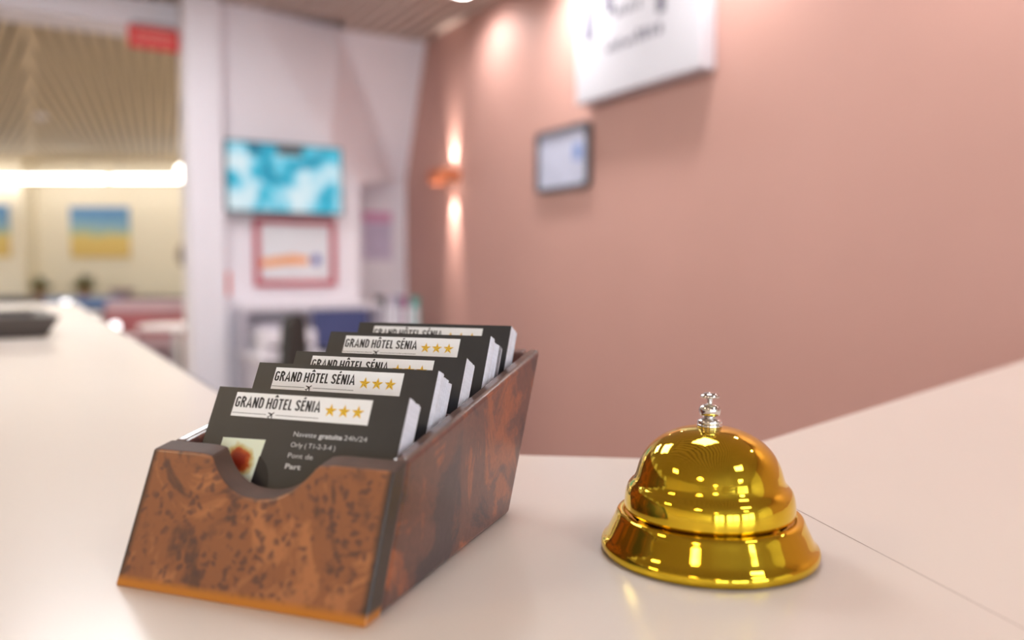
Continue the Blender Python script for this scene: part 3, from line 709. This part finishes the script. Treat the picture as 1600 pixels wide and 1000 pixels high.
# seascapes
for x, z, w, h, y, lab in ((-5.915+.0, .56, .42, .36, FY, 'blue and sand seascape painting on the cream wall, right one'), (-7.36, .56, .42, .36, FY-.35, 'blue and sand seascape painting cut by the left frame edge')):
    x = {True: -5.91, False: -7.42}[y == FY]
    p_ = empty('painting', lab, 'painting', W4(x, y-.002, .66), 'seascape paintings of the dining room')
    MB().box(-w, w, -.03, 0, -h, h).build('canvas', 'painting', p_)
cl = empty('wall_ornament', 'dark round wall ornament on the cream wall by the pier', 'ornament', W4(-4.62, FY-.002, .33))  # plain dark disc with a taupe rim, not a lamp
MB().lathe([(.0001, 0), (.12, 0), (.15, .02), (.13, .05), (.0001, .06)], 28, mtx=Matrix.Rotation(math.pi/2, 4, 'X')).build('disc', plain('dark_brown', srgb(70, 52, 44), .6), cl, smooth=True, sharp=40)
MB().lathe([(.15, -.002), (.21, -.002), (.21, .01), (.15, .01)], 28, mtx=Matrix.Rotation(math.pi/2, 4, 'X')).build('rim', plain('taupe', srgb(170, 152, 124), .6), cl)
# buffet and banquettes
bf = empty('buffet_counter', 'long slate topped buffet below the far cream wall', 'counter', W4(-5.6, 11.0, FLOOR_Z))
MB().box(-1.5, 1.3, -.3, .35, .80, .86).build('top', 'slate', bf); MB().box(-1.45, 1.25, -.26, .33, 0, .80).build('cabinet', 'slate', bf)
bb = empty('buffet_counter', 'pale sideboard at the far left below the seascapes', 'sideboard', W4(-8.4, 10.8, FLOOR_Z))
MB().box(-1.4, 1.1, -.3, .4, .80, .86).build('top', 'pot', bb); MB().box(-1.35, 1.05, -.26, .38, 0, .80).build('cabinet', 'cream_wall', bb)
def banquette(x, y, w, mat, mat2, label, rz=0):
    r = empty('banquette', label, 'bench', W4(x, y, FLOOR_Z, rz), 'upholstered banquettes of the dining room')
    MB().box(-w, w, -.1, .1, .40, .90).build('backrest', mat, r, bevel=.03)
    MB().box(-w, w, -.104, -.1, .52, .78).build('back_panel', mat2, r)
    MB().box(-w, w, .1, .55, .15, .44).build('seat', mat, r, bevel=.03)
    MB().box(-w+.02, w-.02, -.08, .5, 0, .15).build('plinth', 'black', r)
banquette(-3.62, 8.55, .62, 'mauve', 'burgundy', 'mauve banquette with burgundy back panel beside the pier')
banquette(-5.05, 9.6, .42, 'blue', 'slate', 'blue banquette behind the mauve one')
def table(x, y, label, r=.38, h=.75):
    t_ = empty('dining_table', label, 'table', W4(x, y, FLOOR_Z), 'round dining tables')
    MB().lathe([(.0001, h-.03), (r, h-.03), (r, h), (.0001, h)], 32).build('tabletop', 'white', t_)
    MB().lathe([(.0001, .02), (.04, .02), (.03, h-.03), (.0001, h-.03)], 16).build('column', 'steel', t_)
    MB().lathe([(.0001, 0), (.22, 0), (.2, .02), (.0001, .02)], 24).build('foot', 'black', t_)
table(-2.85, 6.9, 'white round dining table low beside the pier', .30)
table(-4.03, 8.08, 'low round white table near the counter edge', .26, .56)
table(-4.85, 8.8, 'white round dining table with an added glowing globe beyond the counter', .36)
table(-5.92, 9.9, 'white round dining table farthest away at the left')
def globe(x, y, z0, rad, label):  # glowing globes added to stand in for bright specular glints
    r = empty('added_glint_globe', label, 'lamp', W4(x, y, z0), 'added glowing globes in the dining room')
    MB().lathe([(.0001, 0), (rad*.7, 0), (rad*.7, .01), (.008, .012), (.008, .05), (.0001, .05)], 20).build('base', 'steel', r)
    MB().lathe([(.0001+rad*math.sin(math.pi*k/10), .05+rad-rad*math.cos(math.pi*k/10)) for k in range(11)], 20).build('globe', 'glint_globe', r, smooth=True)
globe(-3.95, 8.08, FLOOR_Z+.56, .045, 'small added glowing globe on the low table beside the burgundy banquette')
globe(-4.76, 8.68, FLOOR_Z+.75, .05, 'small added glowing globe on the taller white table beyond the counter')
# plants and small things on the buffet
def plant(x, y, z, sc, seed, label):
    rr = random.Random(seed)
    r = empty('potted_plant', label, 'plant', W4(x, y, z), 'potted plants on the buffet')
    MB().lathe([(.0001, 0), (.06*sc, 0), (.09*sc, .14*sc), (.08*sc, .14*sc), (.075*sc, .12*sc), (.0001, .12*sc)], 20).build('pot', 'pot', r)
    b = MB()
    for k in range(46):
        an = rr.uniform(0, 6.28); el = rr.uniform(.2, 1.5); L = sc*rr.uniform(.16, .34); wd = .025*sc
        d = Vector((math.cos(an)*math.cos(el), math.sin(an)*math.cos(el), math.sin(el))); s_ = Vector((-math.sin(an), math.cos(an), 0))
        o0 = Vector((0, 0, .11*sc)); m_ = o0+d*L*.55; e_ = o0+d*L-Vector((0, 0, .05*sc))
        b.add([o0, m_+s_*wd+Vector((0, 0, .01)), e_, m_-s_*wd+Vector((0, 0, .01))], [(0, 1, 2), (0, 2, 3)])
    b.build('foliage', 'leaf', r)
plant(-5.75, 10.95, FLOOR_Z+.86, .9, 1, 'small potted plant on the buffet below the right seascape')
plant(-6.35, 10.95, FLOOR_Z+.86, .8, 2, 'small potted plant on the buffet left of the other one')
def bowl(x, y, z, r_, mat, label):
    o = tag(MB().lathe([(.0001, 0), (r_*.5, 0), (r_, r_*.6), (r_*.94, r_*.6), (r_*.45, .02), (.0001, .02)], 28).build('serving_bowl', mat, smooth=True, sharp=50), label, 'bowl', 'serving bowls'); o.matrix_world = W4(x, y, z)
bowl(-5.25, 10.95, FLOOR_Z+.86, .17, 'mauve', 'mauve serving bowl on the buffet right of the plants')
bowl(-7.7, 10.8, FLOOR_Z+.86, .2, 'orange', 'orange serving bowl on the pale sideboard')
